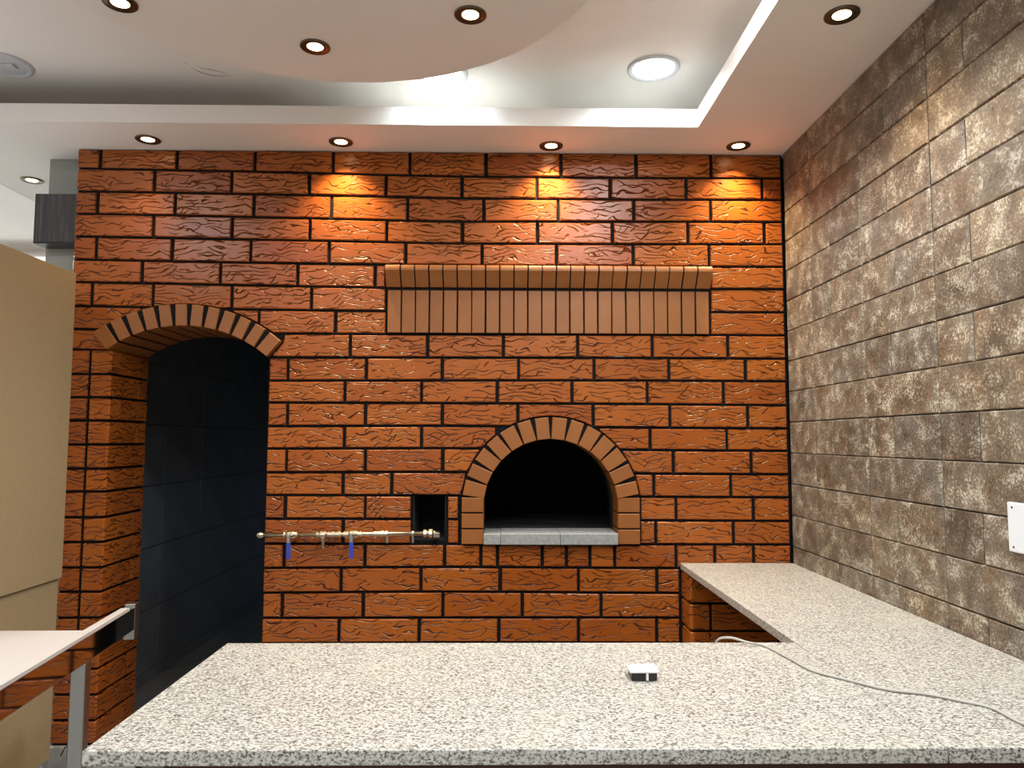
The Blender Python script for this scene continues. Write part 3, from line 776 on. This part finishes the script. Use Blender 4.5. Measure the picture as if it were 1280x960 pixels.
bm = bmesh.new(); lathe(bm, [(.012, c-.014), (.015, c-.01), (.015, c+.01), (.012, c+.014)], 12, axis='X'); finish(bm, 'tee', M['brass'], man)
for u in (484, 516):                               # wall clips
    c = gx(u); bm = bmesh.new(); lathe(bm, [(.0095, c-.005), (.0125, c-.004), (.0125, c+.004), (.0095, c+.005)], 14, axis='X', cap=False)
    box(bm, c-.004, c+.004, .006, .034, -.003, .003); box(bm, c-.004, c+.004, -.004, .004, -.036, -.010); finish(bm, 'clip', M['steelb'], man)
c = gx(535); bm = bmesh.new(); lathe(bm, [(.010, c-.02), (.016, c-.018), (.016, c-.006), (.012, c-.004), (.014, c), (.018, c+.004), (.018, c+.018), (.012, c+.022), (.009, c+.03)], 10, axis='X')
lathe(bm, [(.011, 0), (.011, .045)], 12, (c+.035, 0, -.006), axis='Y'); box(bm, c+.022, c+.048, -.010, .010, -.016, .004, .003); finish(bm, 'elbow', M['brass'], man)

# ---- white cover plate on the tiled wall
pa, pb = at(1263, 627, X=XR), at(1266, 689, X=XR)
hh = pa.z-pb.z
t = thing('wall_plate', 'white blank cover plate screwed to the tiled wall', 'wall plate', (XR-.0005, pa.y-.062, pb.z))
bm = bmesh.new(); box(bm, -.009, -.0006, -.062, .062, 0, hh, .003); finish(bm, 'plate', M['white'], t)
for y in (-.044, .044):
    for z in (.012, hh-.012):
        bm = bmesh.new(); lathe(bm, [(.0028, -.0096), (.0024, -.0085)], 10, (0, y, z), axis='X'); finish(bm, 'screw', M['black'], t)

# ---- loose socket plate on the worktop
t = thing('socket_plate', 'small white socket plate lying loose on the granite worktop', 'socket plate', (.302, 1.603, .9))
boxobj('plate', (-.031, .031, -.026, .026, .017, .0225), M['white'], t, .0022)
boxobj('back_box', (-.027, .027, -.022, .022, .0005, .0168), M['black'], t, .002)
boxobj('peg', (.003, .008, -.0255, -.0222, .002, .0168), M['white'], t, .0006)
bm = bmesh.new(); lathe(bm, [(.002, .0226), (.0018, .0229)], 10, (-.026, .018, 0)); finish(bm, 'screw', M['black'], t)

# ---- grey cable over the worktop
zc = .9036
pts = [(.53, 1.93, .70), (.535, 1.905, .82), (.543, 1.893, .895), (.57, 1.872, .913), (.61, 1.845, .908)]
for u, v in ((955, 807), (985, 822), (1015, 838), (1060, 850), (1110, 862), (1160, 868), (1200, 876), (1240, 885), (1280, 905)):
    q = at(u, v, Z=zc); pts.append((q.x, q.y, zc))
pts += [(.97, 1.29, zc), (.99, 1.252, zc), (.995, 1.232, .895), (.996, 1.230, .80)]
bm = bmesh.new(); tube(bm, smooth_path(pts, 6), .0030, 8)
tag(finish(bm, 'cable', M['cord'], smooth=True), 'thin grey cable trailing across the granite worktop', 'cable')
# ---- black cord by the cabinet foot
pts = [(-1.685, 2.95, .19), (-1.665, 2.95, .225), (-1.64, 2.94, .20), (-1.625, 2.93, .13), (-1.62, 2.90, .04), (-1.61, 2.84, .004), (-1.60, 2.7, .004), (-1.62, 2.5, .004)]
bm = bmesh.new(); tube(bm, smooth_path(pts, 6), .003, 6)
tag(finish(bm, 'power_cord', M['black'], smooth=True), 'thin black power cord at the foot of the hardboard cabinet', 'cord')
# ---- dark wood box on the pillar
t = thing('wood_box', 'dark grained wood box fixed to the marble pillar end', 'box', (-1.893, 3.14, 2.227))
boxobj('front', (-.092, .095, -.045, -.030, .008, .215), M['wood'], t, .001)
boxobj('casing', (-.090, .095, -.030, .045, .010, .213), M['wood'], t, .001)
boxobj('base_strip', (-.092, .095, -.045, .045, 0, .0075), M['black'], t, .001)
